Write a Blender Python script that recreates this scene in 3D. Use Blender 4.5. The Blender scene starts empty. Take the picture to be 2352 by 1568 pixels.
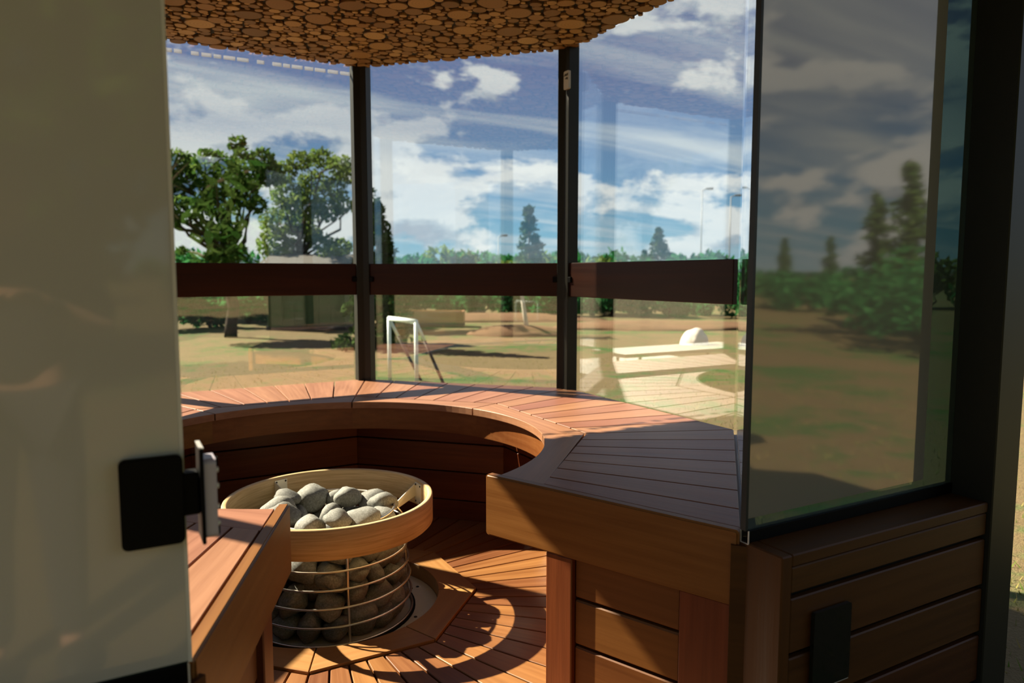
import bpy, bmesh, math, random
import numpy as np
from math import sin, cos, tan, pi, radians, degrees, atan2, hypot, sqrt
from mathutils import Vector, Matrix, Euler, noise as mnoise

random.seed(7)
sc = bpy.context.scene
COL = sc.collection
S = 1.5          # metres per circumradius of the octagon
H = 0.70         # bench top above the ground
FLOOR = -0.383   # floor level below the bench top, in circumradii

# ------------------------------------------------------------------ camera
HEAD, PITCH, ROLL = radians(28.9073), radians(5.30688), radians(0.04267)
FPX = 1673.52
CAM = Vector((-0.43793 * S, -1.6851 * S, 0.38856 * S + H))
cd = bpy.data.cameras.new('camera'); cam = bpy.data.objects.new('camera', cd); COL.objects.link(cam)
cam.location = CAM
cam.rotation_euler = Euler((pi / 2 - PITCH, 0, -HEAD), 'XYZ')
cd.sensor_fit = 'HORIZONTAL'; cd.sensor_width = 36.0
cd.lens = FPX / 2352 * 36.0
cd.clip_start = 0.02; cd.clip_end = 400
cd.dof.use_dof = True; cd.dof.focus_distance = 2.15; cd.dof.aperture_fstop = 3.2
sc.camera = cam

# ------------------------------------------------------------------ exposure
sc.view_settings.view_transform = 'Standard'
sc.view_settings.look = 'None'
sc.view_settings.exposure = 0.0
sc.view_settings.gamma = 1.0
sc.view_settings.use_curve_mapping = False
sc.cycles.transparent_max_bounces = 18
sc.cycles.max_bounces = 8
sc.cycles.caustics_reflective = False
sc.cycles.caustics_refractive = False
sc.cycles.sample_clamp_indirect = 4.0
sc.cycles.use_denoising = True

# ------------------------------------------------------------------ node helpers
class NT:
    def __init__(self, tree):
        self.t = tree; self.n = tree.nodes; self.l = tree.links
    def new(self, typ, **kw):
        nd = self.n.new(typ)
        for k, v in kw.items():
            if k == 'inp':
                for kk, vv in v.items():
                    if isinstance(vv, bpy.types.NodeSocket): self.l.new(vv, nd.inputs[kk])
                    else: nd.inputs[kk].default_value = vv
            else: setattr(nd, k, v)
        return nd
    def link(self, a, b): self.l.new(a, b)
    def math(self, op, a, b=None, c=None, clamp=False):
        nd = self.n.new('ShaderNodeMath'); nd.operation = op; nd.use_clamp = clamp
        for i, v in enumerate((a, b, c)):
            if v is None: continue
            if isinstance(v, bpy.types.NodeSocket): self.l.new(v, nd.inputs[i])
            else: nd.inputs[i].default_value = v
        return nd.outputs[0]
    def mix(self, f, a, b, blend='MIX'):
        nd = self.n.new('ShaderNodeMix'); nd.data_type = 'RGBA'; nd.blend_type = blend
        for i, v in ((0, f), (6, a), (7, b)):
            if isinstance(v, bpy.types.NodeSocket): self.l.new(v, nd.inputs[i])
            elif i == 0: nd.inputs[0].default_value = v
            else: nd.inputs[i].default_value = (*v[:3], 1)
        return nd.outputs[2]
    def ramp(self, f, stops, interp='LINEAR'):
        nd = self.n.new('ShaderNodeValToRGB'); cr = nd.color_ramp; cr.interpolation = interp
        while len(cr.elements) < len(stops): cr.elements.new(0.5)
        for e, (p, c) in zip(cr.elements, stops):
            e.position = p; e.color = (*c[:3], 1) if not isinstance(c, (int, float)) else (c, c, c, 1)
        self.l.new(f, nd.inputs[0]); return nd.outputs[0]
    def noise(self, vec, scale, detail=4, rough=.55, dist=0.0):
        nd = self.n.new('ShaderNodeTexNoise')
        nd.inputs['Scale'].default_value = scale; nd.inputs['Detail'].default_value = detail
        nd.inputs['Roughness'].default_value = rough; nd.inputs['Distortion'].default_value = dist
        if vec is not None: self.l.new(vec, nd.inputs['Vector'])
        return nd
    def mapping(self, vec, scale=(1, 1, 1), loc=(0, 0, 0), rot=(0, 0, 0)):
        nd = self.n.new('ShaderNodeMapping')
        nd.inputs['Scale'].default_value = scale; nd.inputs['Location'].default_value = loc; nd.inputs['Rotation'].default_value = rot
        self.l.new(vec, nd.inputs['Vector']); return nd.outputs[0]

# ------------------------------------------------------------------ world
SUN_AZ = radians(124.5)      # direction the sun stands in (from +x, counter-clockwise)
SUN_EL = radians(38.6)
w = bpy.data.worlds.new('sky'); sc.world = w; w.use_nodes = True
T = NT(w.node_tree); T.n.clear()
tc = T.new('ShaderNodeTexCoord')
sep = T.new('ShaderNodeSeparateXYZ', inp={0: tc.outputs['Generated']})
zc = T.math('MAXIMUM', sep.outputs['Z'], 0.0)
skycol = T.ramp(zc, [(0.0, (.50, .68, .76)), (.05, (.25, .50, .67)), (.13, (.20, .38, .62)), (.26, (.19, .27, .50)), (.75, (.13, .19, .39)), (1, (.10, .15, .35))])
den = T.math('ADD', zc, 0.10)
px_ = T.math('DIVIDE', sep.outputs['X'], den); py_ = T.math('DIVIDE', sep.outputs['Y'], den)
pl = T.new('ShaderNodeCombineXYZ', inp={0: px_, 1: py_, 2: 0.0}).outputs[0]
# high streaky cloud
st = T.noise(T.mapping(pl, (.35, 1.5, 1), (3.1, 1.7, 0), (0, 0, radians(-35))), 1.25, 5, .58, .9)
stf = T.ramp(st.outputs[0], [(.45, 0), (.70, .88)])
# puffs: lower down, on the direction sphere
pv = T.mapping(tc.outputs['Generated'], (1, 1, 2.3), (9.05, .9, .0))
pn = T.noise(pv, 4.4, 8, .58, .2)
pf = T.ramp(pn.outputs[0], [(.505, 0), (.55, 1)])
pn2 = T.noise(T.mapping(pv, (1, 1, 1), (0, 0, .06)), 4.4, 6, .58, .2)
shade = T.ramp(T.math('SUBTRACT', pn2.outputs[0], pn.outputs[0]), [(.0, (.95, .97, .97)), (.045, (.66, .72, .78)), (.10, (.48, .53, .62))])
lowmask = T.ramp(zc, [(.0, .3), (.035, 1), (.14, 1), (.19, .5), (.25, .9), (.55, .4)])
c1 = T.mix(stf, skycol, (.70, .77, .82))
c2 = T.mix(T.math('MULTIPLY', pf, lowmask), c1, shade)
c3 = T.mix(T.ramp(sep.outputs['Z'], [(.0, 1), (.002, 0)]), c2, (.16, .15, .10))
bg = T.new('ShaderNodeBackground', inp={'Color': c3, 'Strength': 1.0})
T.link(bg.outputs[0], T.new('ShaderNodeOutputWorld').inputs[0])

# ------------------------------------------------------------------ sun
sd = bpy.data.lights.new('sun', 'SUN'); sun = bpy.data.objects.new('sun', sd); COL.objects.link(sun)
sd.energy = 23.0; sd.angle = radians(0.55); sd.color = (1.0, .87, .68)
sdir = Vector((cos(SUN_AZ) * cos(SUN_EL), sin(SUN_AZ) * cos(SUN_EL), sin(SUN_EL)))
sun.rotation_euler = sdir.to_track_quat('Z', 'Y').to_euler()
sun.location = sdir * 20

# ------------------------------------------------------------------ materials
def mat(name):
    m = bpy.data.materials.new(name); m.use_nodes = True
    t = NT(m.node_tree); t.n.clear()
    t.out = t.new('ShaderNodeOutputMaterial'); return m, t
def pbr(t, **inp):
    b = t.new('ShaderNodeBsdfPrincipled')
    for k, v in inp.items():
        k = k.replace('_', ' ')
        if isinstance(v, bpy.types.NodeSocket): t.link(v, b.inputs[k])
        elif isinstance(v, tuple): b.inputs[k].default_value = (*v, 1)
        else: b.inputs[k].default_value = v
    t.link(b.outputs[0], t.out.inputs[0]); return b
def wood(name, light, dark, rough=.42, grain=1.0, var=.35, spec=.5, tint=None):
    m, t = mat(name)
    tcn = t.new('ShaderNodeTexCoord'); oi = t.new('ShaderNodeObjectInfo')
    off = t.new('ShaderNodeVectorMath', operation='ADD')
    t.link(tcn.outputs['Object'], off.inputs[0])
    rv = t.new('ShaderNodeCombineXYZ', inp={0: t.math('MULTIPLY', oi.outputs['Random'], 37.0), 1: t.math('MULTIPLY', oi.outputs['Random'], 11.0), 2: t.math('MULTIPLY', oi.outputs['Random'], 5.0)})
    t.link(rv.outputs[0], off.inputs[1])
    v = off.outputs[0]
    fine = t.noise(t.mapping(v, (2.2 * grain, 70 * grain, 70 * grain)), 1.0, 5, .6, .15)
    broad = t.noise(t.mapping(v, (1.1 * grain, 9 * grain, 9 * grain)), 1.0, 4, .55, .8)
    f = t.math('ADD', t.math('MULTIPLY', fine.outputs[0], .45), t.math('MULTIPLY', broad.outputs[0], .55))
    c = t.ramp(f, [(.34, dark), (.62, light)])
    k = t.math('ADD', t.math('MULTIPLY', oi.outputs['Random'], var), 1.0 - var / 2)
    hsv = t.new('ShaderNodeHueSaturation', inp={'Color': c, 'Value': k, 'Hue': t.math('ADD', t.math('MULTIPLY', oi.outputs['Random'], .016), .492)})
    bump = t.new('ShaderNodeBump', inp={'Strength': .10, 'Distance': .004, 'Height': fine.outputs[0]})
    rr = t.math('ADD', t.math('MULTIPLY', fine.outputs[0], .16), rough - .08)
    pbr(t, Base_Color=hsv.outputs[0], Roughness=rr, Normal=bump.outputs[0], Specular_IOR_Level=spec)
    return m
def plain(name, col, rough=.5, metal=0.0, spec=.5, noise_amt=.12, nscale=40, bump=0.0):
    m, t = mat(name)
    tcn = t.new('ShaderNodeTexCoord')
    n = t.noise(tcn.outputs['Object'], nscale, 4)
    c = t.mix(n.outputs[0], tuple(x * (1 - noise_amt) for x in col), tuple(min(1, x * (1 + noise_amt)) for x in col))
    kw = dict(Base_Color=c, Roughness=rough, Metallic=metal, Specular_IOR_Level=spec)
    if bump:
        kw['Normal'] = t.new('ShaderNodeBump', inp={'Strength': bump, 'Distance': .01, 'Height': n.outputs[0]}).outputs[0]
    pbr(t, **kw); return m
M = {}
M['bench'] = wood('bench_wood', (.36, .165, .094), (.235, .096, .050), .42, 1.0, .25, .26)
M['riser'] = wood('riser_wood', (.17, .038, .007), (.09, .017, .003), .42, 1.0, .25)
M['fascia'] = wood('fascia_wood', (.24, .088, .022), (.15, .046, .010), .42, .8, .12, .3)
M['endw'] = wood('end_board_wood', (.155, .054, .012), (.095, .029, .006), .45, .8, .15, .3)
M['floorw'] = wood('floor_wood', (.30, .125, .040), (.17, .058, .016), .42, 1.0, .5)
M['frame'] = wood('floor_frame_wood', (.42, .22, .070), (.32, .145, .042), .42, 1.0, .18)
M['pale'] = wood('pale_ring_wood', (.62, .40, .17), (.50, .29, .11), .42, .55, .06)
M['rail'] = wood('rail_wood', (.040, .010, .0025), (.022, .005, .0012), .45, 1.0, .1, .2)
M['siding'] = wood('siding_wood', (.080, .028, .0045), (.043, .0135, .002), .50, .8, .25, .22)
M['deck'] = wood('deck_wood', (.86, .82, .74), (.72, .68, .60), .35, 1.0, .2)
M['post'] = plain('post_steel', (.014, .013, .008), .45, 0.0, .3)
M['black'] = plain('black_metal', (.002, .0016, .0012), .55, 0, .10)
M['seal'] = plain('black_seal', (.008, .008, .006), .55)
M['steel'] = plain('brushed_steel', (.80, .75, .62), .36, .35, .5, .06, 60)
M['wire'] = plain('steel_wire', (.74, .66, .54), .30, 1.0, .5, .04)
M['silver'] = plain('silver_edge', (.75, .72, .66), .35, .6)
M['core'] = plain('heater_core', (.012, .010, .008), .7)
M['label'] = plain('white_plastic', (.62, .58, .50), .5, 0, .5, .04)
M['ink'] = plain('dark_print', (.05, .045, .035), .6)
M['rubber'] = plain('pale_spacer', (.42, .38, .44), .3, 0, .5, .05)
M['roof'] = plain('roof_dark', (.02, .016, .012), .7)
M['canopy'] = plain('shade_canopy_grey', (.20, .195, .18), .7)
M['pole'] = plain('pole_grey', (.22, .24, .26), .5)
M['whitepaint'] = plain('white_paint', (.70, .80, .74), .4)
M['darkpaint'] = plain('dark_paint', (.05, .04, .025), .5)
M['shedwall'] = plain('shed_green', (.045, .075, .025), .7, 0, .3, .2, 8)
M['shedroof'] = plain('shed_roof_grey', (.085, .08, .075), .8, 0, .2, .15, 10)
M['boulder'] = plain('pale_boulder', (.62, .56, .50), .8, 0, .3, .15, 6, .3)
M['earth'] = plain('brown_earth', (.13, .07, .035), .9, 0, .2, .35, 3, .4)
M['birch'] = plain('birch_bark', (.55, .50, .42), .8, 0, .3, .3, 8)

# stones
m, t = mat('stone_grey'); M['stone'] = m
tcn = t.new('ShaderNodeTexCoord'); oi = t.new('ShaderNodeObjectInfo')
n1 = t.noise(tcn.outputs['Object'], 9, 6, .65); n2 = t.noise(tcn.outputs['Object'], 90, 3, .7)
f = t.math('ADD', t.math('MULTIPLY', n1.outputs[0], .5), t.math('MULTIPLY', n2.outputs[0], .5))
c = t.ramp(f, [(.33, (.075, .070, .055)), (.5, (.20, .195, .17)), (.66, (.42, .42, .39))])
k = t.math('ADD', t.math('MULTIPLY', oi.outputs['Random'], .5), .75)
hs = t.new('ShaderNodeHueSaturation', inp={'Color': c, 'Value': k})
pbr(t, Base_Color=hs.outputs[0], Roughness=.62, Normal=t.new('ShaderNodeBump', inp={'Strength': .45, 'Distance': .004, 'Height': f}).outputs[0])

# log slices: rings from a local uv
m, t = mat('log_slice_wood'); M['slice'] = m
uv = t.new('ShaderNodeUVMap'); geo = t.new('ShaderNodeNewGeometry'); oi = t.new('ShaderNodeObjectInfo')
ctr = t.new('ShaderNodeVectorMath', operation='SUBTRACT'); t.link(uv.outputs[0], ctr.inputs[0]); ctr.inputs[1].default_value = (.5, .5, 0)
ln = t.new('ShaderNodeVectorMath', operation='LENGTH'); t.link(ctr.outputs[0], ln.inputs[0])
wob = t.noise(uv.outputs[0], 3, 3)
rad_ = t.math('ADD', ln.outputs['Value'], t.math('MULTIPLY', wob.outputs[0], .08))
ring = t.math('ADD', t.math('MULTIPLY', t.math('SINE', t.math('MULTIPLY', rad_, 58.0)), .5), .5)
rnd = t.math('FRACT', t.math('ADD', geo.outputs['Random Per Island'], t.math('MULTIPLY', oi.outputs['Random'], 3.7)))
c = t.ramp(rnd, [(.0, (.20, .085, .022)), (.45, (.34, .155, .042)), (.8, (.46, .235, .075)), (1, (.58, .33, .13))])
c = t.mix(t.math('MULTIPLY', ring, .22), c, (.16, .07, .02))
c = t.mix(t.ramp(ln.outputs['Value'], [(.44, 0), (.475, 1)]), c, (.16, .075, .025))
pbr(t, Base_Color=c, Roughness=.6)
M['backing'] = plain('ceiling_backing', (.014, .006, .002), .8)

# clear glass of the octagon: thin sheet, see-through with a mirror-like reflection
def glass(name, tint, f0, refl=(1, 1, 1), milky=0.0, milkcol=(.5, .5, .5), rough=0.0):
    m, t = mat(name)
    lw = t.new('ShaderNodeLayerWeight', inp={'Blend': .5})
    p5 = t.math('POWER', lw.outputs['Facing'], 5.0)
    fr = t.math('ADD', t.math('MULTIPLY', p5, .9 - f0), f0, clamp=True)
    tr = t.new('ShaderNodeBsdfTransparent', inp={'Color': (*tint, 1)})
    gl = t.new('ShaderNodeBsdfGlossy', inp={'Color': (*refl, 1), 'Roughness': rough})
    body = tr.outputs[0]
    if milky:
        d = t.new('ShaderNodeBsdfTranslucent', inp={'Color': (*milkcol, 1)})
        d2 = t.new('ShaderNodeBsdfDiffuse', inp={'Color': (*milkcol, 1)})
        mm = t.new('ShaderNodeMixShader', inp={0: .96, 1: d.outputs[0], 2: d2.outputs[0]})
        body = t.new('ShaderNodeMixShader', inp={0: milky, 1: tr.outputs[0], 2: mm.outputs[0]}).outputs[0]
    ms = t.new('ShaderNodeMixShader', inp={0: fr, 1: body, 2: gl.outputs[0]})
    t.link(ms.outputs[0], t.out.inputs[0]); return m
M['glass'] = glass('clear_glass', (.96, .98, .965), .16, (.95, .97, 1.0))
M['wingglass'] = glass('frosted_glass', (.45, .58, .55), .05, (.8, .95, 1.0), .55, (.075, .095, .088))
M['film'] = glass('reflective_film', (.42, .44, .40), .16, (1.0, .93, .82), .76, (.28, .265, .230), .04)
M['milk'] = glass('milky_film', (.35, .36, .32), .036, (1.0, .92, .80), .95, (.50, .470, .400), .05)
M['gloss'] = plain('black_glass', (.006, .007, .005), .06, 0, .6, .02)

# ground
m, t = mat('dry_lawn'); M['lawn'] = m
tcn = t.new('ShaderNodeTexCoord')
a = t.noise(tcn.outputs['Object'], .55, 5, .6, .4); b = t.noise(tcn.outputs['Object'], 3.2, 5, .65); g = t.noise(tcn.outputs['Object'], 55, 4, .7)
dry = t.mix(b.outputs[0], (.120, .086, .038), (.195, .146, .074))
dry = t.mix(t.math('MULTIPLY', g.outputs[0], .55), dry, (.055, .045, .02))
gf = t.math('ADD', t.math('MULTIPLY', a.outputs[0], .6), t.math('MULTIPLY', b.outputs[0], .4))
c = t.mix(t.ramp(gf, [(.505, 0), (.60, .9)]), dry, (.036, .095, .020))
pbr(t, Base_Color=c, Roughness=.95, Specular_IOR_Level=.15, Normal=t.new('ShaderNodeBump', inp={'Strength': .6, 'Distance': .03, 'Height': g.outputs[0]}).outputs[0])
def leafmat(name, a, b, trans=.35):
    m, t = mat(name)
    geo = t.new('ShaderNodeNewGeometry')
    c = t.mix(geo.outputs['Random Per Island'], a, b)
    d = t.new('ShaderNodeBsdfDiffuse', inp={'Color': c}); tl = t.new('ShaderNodeBsdfTranslucent', inp={'Color': c})
    ms = t.new('ShaderNodeMixShader', inp={0: trans, 1: d.outputs[0], 2: tl.outputs[0]})
    t.link(ms.outputs[0], t.out.inputs[0]); return m
M['leaf1'] = leafmat('leaves_oak', (.028, .085, .014), (.11, .17, .04), .5)
M['leaf2'] = leafmat('leaves_light', (.07, .13, .022), (.15, .20, .055), .5)
M['leaf3'] = leafmat('leaves_bush', (.010, .085, .022), (.045, .18, .06), .45)
M['needle'] = leafmat('needles', (.02, .05, .012), (.06, .10, .03), .15)
M['blade'] = leafmat('grass_blades', (.07, .15, .02), (.38, .28, .11), .3)
M['dash'] = leafmat('dash_pale', (.50, .53, .60), (.60, .62, .68), .6)
M['bark'] = plain('bark', (.045, .030, .018), .9, 0, .2, .4, 12, .5)

# ------------------------------------------------------------------ geometry helpers
def wmat(o):
    base = o.matrix_basis.copy()
    if o.parent: return wmat(o.parent) @ o.matrix_parent_inverse @ base
    return base
def place(o, parent=None, loc=(0, 0, 0), rotz=0.0, rot=None):
    o.location = loc; o.rotation_euler = rot if rot is not None else (0, 0, rotz)
    COL.objects.link(o)
    if parent is not None:
        o.parent = parent; o.matrix_parent_inverse = wmat(parent).inverted()
    return o
def empty(name, loc=(0, 0, 0), label=None, cat=None, group=None, kind=None):
    o = bpy.data.objects.new(name, None); o.empty_display_size = .05; place(o, None, loc)
    return tag(o, label, cat, group, kind)
def tag(o, label=None, cat=None, group=None, kind=None):
    if label: o['label'] = label
    if cat: o['category'] = cat
    if group: o['group'] = group
    if kind: o['kind'] = kind
    return o
def mesh_from(bm, name, smooth=False):
    bm.normal_update()
    me = bpy.data.meshes.new(name); bm.to_mesh(me); bm.free()
    if smooth:
        me.polygons.foreach_set('use_smooth', [True] * len(me.polygons))
    return me
def add(name, me, material, parent=None, loc=(0, 0, 0), rotz=0.0, rot=None):
    if material is not None and not me.materials: me.materials.append(material)
    return place(bpy.data.objects.new(name, me), parent, loc, rotz, rot)
def bm_prism(poly, z0, z1, bevel=0.0, bm=None):
    own = bm is None
    if own: bm = bmesh.new()
    lo = [bm.verts.new((x, y, z0)) for x, y in poly]; hi = [bm.verts.new((x, y, z1)) for x, y in poly]
    n = len(poly); fs = [bm.faces.new(lo[::-1]), bm.faces.new(hi)]
    for i in range(n): fs.append(bm.faces.new((lo[i], lo[(i + 1) % n], hi[(i + 1) % n], hi[i])))
    bmesh.ops.recalc_face_normals(bm, faces=fs)
    if bevel:
        es = list({e for f in fs for e in f.edges})
        bmesh.ops.bevel(bm, geom=es, offset=bevel, segments=1, affect='EDGES', profile=.5)
    return bm
def prism(name, poly, z0, z1, bevel=0.0): return mesh_from(bm_prism(poly, z0, z1, bevel), name)
def bm_box(x0, x1, y0, y1, z0, z1, bevel=0.0, bm=None):
    x0, x1 = min(x0, x1), max(x0, x1); y0, y1 = min(y0, y1), max(y0, y1)
    return bm_prism([(x0, y0), (x1, y0), (x1, y1), (x0, y1)], z0, z1, bevel, bm)
def wbox(name, x0, x1, y0, y1, z0, z1, material, parent=None, bevel=0.0, along='x'):
    """box given in world metres; mesh is centred, long axis on local x for the grain"""
    c = ((x0 + x1) / 2, (y0 + y1) / 2, (z0 + z1) / 2)
    dx, dy, dz = abs(x1 - x0) / 2, abs(y1 - y0) / 2, abs(z1 - z0) / 2
    if along == 'x':
        me = mesh_from(bm_box(-dx, dx, -dy, dy, -dz, dz, bevel), name); return add(name, me, material, parent, c)
    if along == 'y':
        me = mesh_from(bm_box(-dy, dy, -dx, dx, -dz, dz, bevel), name); return add(name, me, material, parent, c, pi / 2)
    me = mesh_from(bm_box(-dz, dz, -dy, dy, -dx, dx, bevel), name); return add(name, me, material, parent, c, rot=(0, pi / 2, 0))
def bm_tube(pts, r, sides=8, closed=False, bm=None, caps=True):
    if bm is None: bm = bmesh.new()
    pts = [Vector(p) for p in pts]; n = len(pts); rings = []
    rs = r if isinstance(r, (list, tuple)) else [r] * n
    for i, p in enumerate(pts):
        a = pts[(i - 1) % n] if closed or i > 0 else p; b = pts[(i + 1) % n] if closed or i < n - 1 else p
        d = (b - a).normalized(); up = Vector((0, 0, 1)) if abs(d.z) < .95 else Vector((1, 0, 0))
        s = d.cross(up).normalized(); u = s.cross(d)
        rings.append([bm.verts.new(p + (s * cos(2 * pi * k / sides) + u * sin(2 * pi * k / sides)) * rs[i]) for k in range(sides)])
    for i in range(n if closed else n - 1):
        A, B = rings[i], rings[(i + 1) % n]
        for k in range(sides): bm.faces.new((A[k], A[(k + 1) % sides], B[(k + 1) % sides], B[k]))
    if caps and not closed:
        bm.faces.new(rings[0][::-1]); bm.faces.new(rings[-1])
    return bm
def bm_lathe(prof, seg=64, bm=None, closed=False):
    if bm is None: bm = bmesh.new()
    rings = [[bm.verts.new((r * cos(2 * pi * k / seg), r * sin(2 * pi * k / seg), z)) for k in range(seg)] for r, z in prof]
    n = len(prof)
    for i in range(n if closed else n - 1):
        A, B = rings[i], rings[(i + 1) % n]
        for k in range(seg): bm.faces.new((A[k], A[(k + 1) % seg], B[(k + 1) % seg], B[k]))
    return bm
def rounded_rect(w, h, r, seg=5):
    pts = []
    for cx, cy, a0 in ((w / 2 - r, h / 2 - r, 0), (-w / 2 + r, h / 2 - r, 90), (-w / 2 + r, -h / 2 + r, 180), (w / 2 - r, -h / 2 + r, 270)):
        for k in range(seg + 1):
            a = radians(a0 + 90 * k / seg); pts.append((cx + r * cos(a), cy + r * sin(a)))
    return pts
def Z(z): return z * S + H
def at(u, v, depth):
    """world point seen at pixel (u, v) at a given forward depth in metres"""
    x = (u - 1176) / FPX * depth; y = (784 - v) / FPX * depth
    fw = Vector((sin(HEAD) * cos(PITCH), cos(HEAD) * cos(PITCH), -sin(PITCH))); rt = Vector((cos(HEAD), -sin(HEAD), 0)); up = rt.cross(fw)
    return CAM + fw * depth + rt * x + up * y
def on_ground(u, depth, dz=0.0):
    p = at(u, 700, depth); return Vector((p.x, p.y, dz))
def pxm(d): return d / FPX       # metres per pixel at depth d

VERT = lambda a, r=1.0: (r * S * cos(radians(a)), r * S * sin(radians(a)))
AP = cos(radians(22.5))

# ------------------------------------------------------------------ ground
bm = bmesh.new(); N = 60; ext = 140
def gz(x, y):
    d = hypot(x, y)
    return 0.0 if d < 9 else min(.5, (d - 9) * .004) * (.6 + .8 * mnoise.noise(Vector((x * .05, y * .05, 0))))
grid = {}
vals = [math.copysign(abs(i / (N / 2)) ** 2.2, i) * ext for i in range(-N // 2, N // 2 + 1)]
for i, x in enumerate(vals):
    for j, y in enumerate(vals): grid[i, j] = bm.verts.new((x, y, gz(x, y)))
for i in range(N):
    for j in range(N): bm.faces.new((grid[i, j], grid[i + 1, j], grid[i + 1, j + 1], grid[i, j + 1]))
tag(add('lawn', mesh_from(bm, 'lawn', True), M['lawn']), kind='structure')

# ------------------------------------------------------------------ floor (radial boards and octagonal frame round the heater)
def radial_piece(a0, a1, x0, x1, g0, g1):
    """quad in the sector frame between radial lines a0 and a1 (degrees), offsets g0, g1 (m) and x limits"""
    def pt(a, d, X):
        a = radians(a); n = (-sin(a), cos(a)); tt = (X - d * n[0]) / cos(a); return (tt * cos(a) + d * n[0], tt * sin(a) + d * n[1])
    return [pt(a0, g0, x0), pt(a0, g0, x1), pt(a1, -g1, x1), pt(a1, -g1, x0)]
def rotp(poly, a):
    c, s = cos(a), sin(a); return [(x * c - y * s, x * s + y * c) for x, y in poly]
fz = Z(FLOOR)
floor = empty('floor', (0, 0, fz), kind='structure')
add('floor_base', prism('floor_base', [VERT(22.5 + 45 * k, .985) for k in range(8)], -.20, -.078), M['roof'], floor, (0, 0, fz))
NP = 7; step = 45 / NP
fmesh = []
for i in range(NP):
    a0 = -22.5 + i * step; mid = a0 + step / 2
    q = radial_piece(a0, a0 + step, .345 * AP * S + .004, .925 * AP * S if False else .905 * S, .0028, .0028)
    fmesh.append((mid, prism('floor_plank', rotp(q, -radians(mid)), -.028, 0.0, .0018)))
for k in range(8):
    sec = k * 45
    for mid, me in fmesh:
        add('floor_plank', me, M['floorw'], floor, (0, 0, fz), radians(sec + mid))
arc = [(0.2535 * S * cos(radians(a)), 0.2535 * S * sin(radians(a))) for a in np.linspace(22.2, -22.2, 13)]
xo = .345 * AP * S
fr = [(xo, -xo * tan(radians(22.5)) + .002), (xo, xo * tan(radians(22.5)) - .002)] + arc
fr_me = prism('frame_board', rotp(fr, -pi / 2), -.048, .008, .0012)
for k in range(8): add('frame_board', fr_me, M['frame'], floor, (0, 0, fz), radians(k * 45) + pi / 2)

# ------------------------------------------------------------------ ceiling of log slices
zc_ = Z(1.117)
ceiling = empty('ceiling', (0, 0, zc_), kind='structure')
add('ceiling_backing', prism('ceiling_backing', [VERT(22.5 + 45 * k, .995) for k in range(8)], .012, .05), M['backing'], ceiling, (0, 0, zc_))
tag(add('roof', prism('roof', [VERT(22.5 + 45 * k, 1.0) for k in range(8)], .055, .30), M['roof'], None, (0, 0, zc_)), kind='structure')
rng = np.random.default_rng(3)
cell = .07; gridc = {}; circles = []
def inside(x, y, r):
    for k in range(8):
        a = radians(45 * k)
        if x * cos(a) + y * sin(a) > AP * S * .995 - r * .55: return False
    return True
def try_add(x, y, r, slack=.0):
    ci, cj = int(math.floor(x / cell)), int(math.floor(y / cell))
    for i in range(ci - 2, ci + 3):
        for j in range(cj - 2, cj + 3):
            for (a, b, q) in gridc.get((i, j), ()):
                if (a - x) ** 2 + (b - y) ** 2 < (q + r - slack) ** 2: return False
    gridc.setdefault((ci, cj), []).append((x, y, r)); circles.append((x, y, r)); return True
for rlo, rhi, tries, sl in ((.052, .064, 260, -.03), (.030, .040, 1500, .001), (.022, .029, 9000, .0015), (.015, .021, 26000, .002), (.009, .014, 42000, .0025)):
    if rlo > .05: pass
    P = rng.uniform(-S, S, (tries, 2)); Rr = rng.uniform(rlo, rhi, tries)
    for (x, y), r in zip(P, Rr):
        if inside(x, y, r): try_add(float(x), float(y), float(r), sl)
def slice_shape(bm, cx, cy, r, uvl, seed, n=12, zlo=0.0):
    rr = random.Random(seed); e = rr.uniform(.82, 1.0); ph = rr.uniform(0, 6.28); am = rr.uniform(.02, .07)
    out = []
    for k in range(n):
        a = 2 * pi * k / n; q = r * (1 + am * sin(2 * a + ph) + .03 * rr.uniform(-1, 1)) * 1.04
        x, y = q * cos(a), q * sin(a) * e; out.append((x * cos(ph) - y * sin(ph), x * sin(ph) + y * cos(ph)))
    ro = [bm.verts.new((cx + x, cy + y, .012)) for x, y in out]
    rm = [bm.verts.new((cx + x, cy + y, zlo + .0018)) for x, y in out]
    ri = [bm.verts.new((cx + x * .95, cy + y * .95, zlo)) for x, y in out]
    fs = [bm.faces.new(ri[::-1])]
    for k in range(n):
        k2 = (k + 1) % n
        fs.append(bm.faces.new((rm[k], ri[k], ri[k2], rm[k2]))); fs.append(bm.faces.new((ro[k], rm[k], rm[k2], ro[k2])))
    for f in fs:
        for lp in f.loops:
            c = lp.vert.co; lp[uvl].uv = (.5 + (c.x - cx) / (2.1 * r), .5 + (c.y - cy) / (2.1 * r))
vis = []
fwv = Vector((sin(HEAD) * cos(PITCH), cos(HEAD) * cos(PITCH), -sin(PITCH))); rtv = Vector((cos(HEAD), -sin(HEAD), 0)); upv = rtv.cross(fwv)
for idx, (x, y, r) in enumerate(circles):
    d = Vector((x, y, zc_)) - CAM; zz = d.dot(fwv); u = 1176 + FPX * d.dot(rtv) / zz; v = 784 - FPX * d.dot(upv) / zz
    if zz > .2 and 372 < u < 1560 and v > -10: vis.append((r * r / zz ** 3, idx))
vis.sort(reverse=True); single = {i for _, i in vis[:290]}
smeshes = []
for s in range(14):
    bm = bmesh.new(); uvl = bm.loops.layers.uv.new('UVMap'); slice_shape(bm, 0, 0, .03, uvl, s * 17 + 5, 16)
    smeshes.append(mesh_from(bm, 'log_slice'))
bm = bmesh.new(); uvl = bm.loops.layers.uv.new('UVMap')
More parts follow.
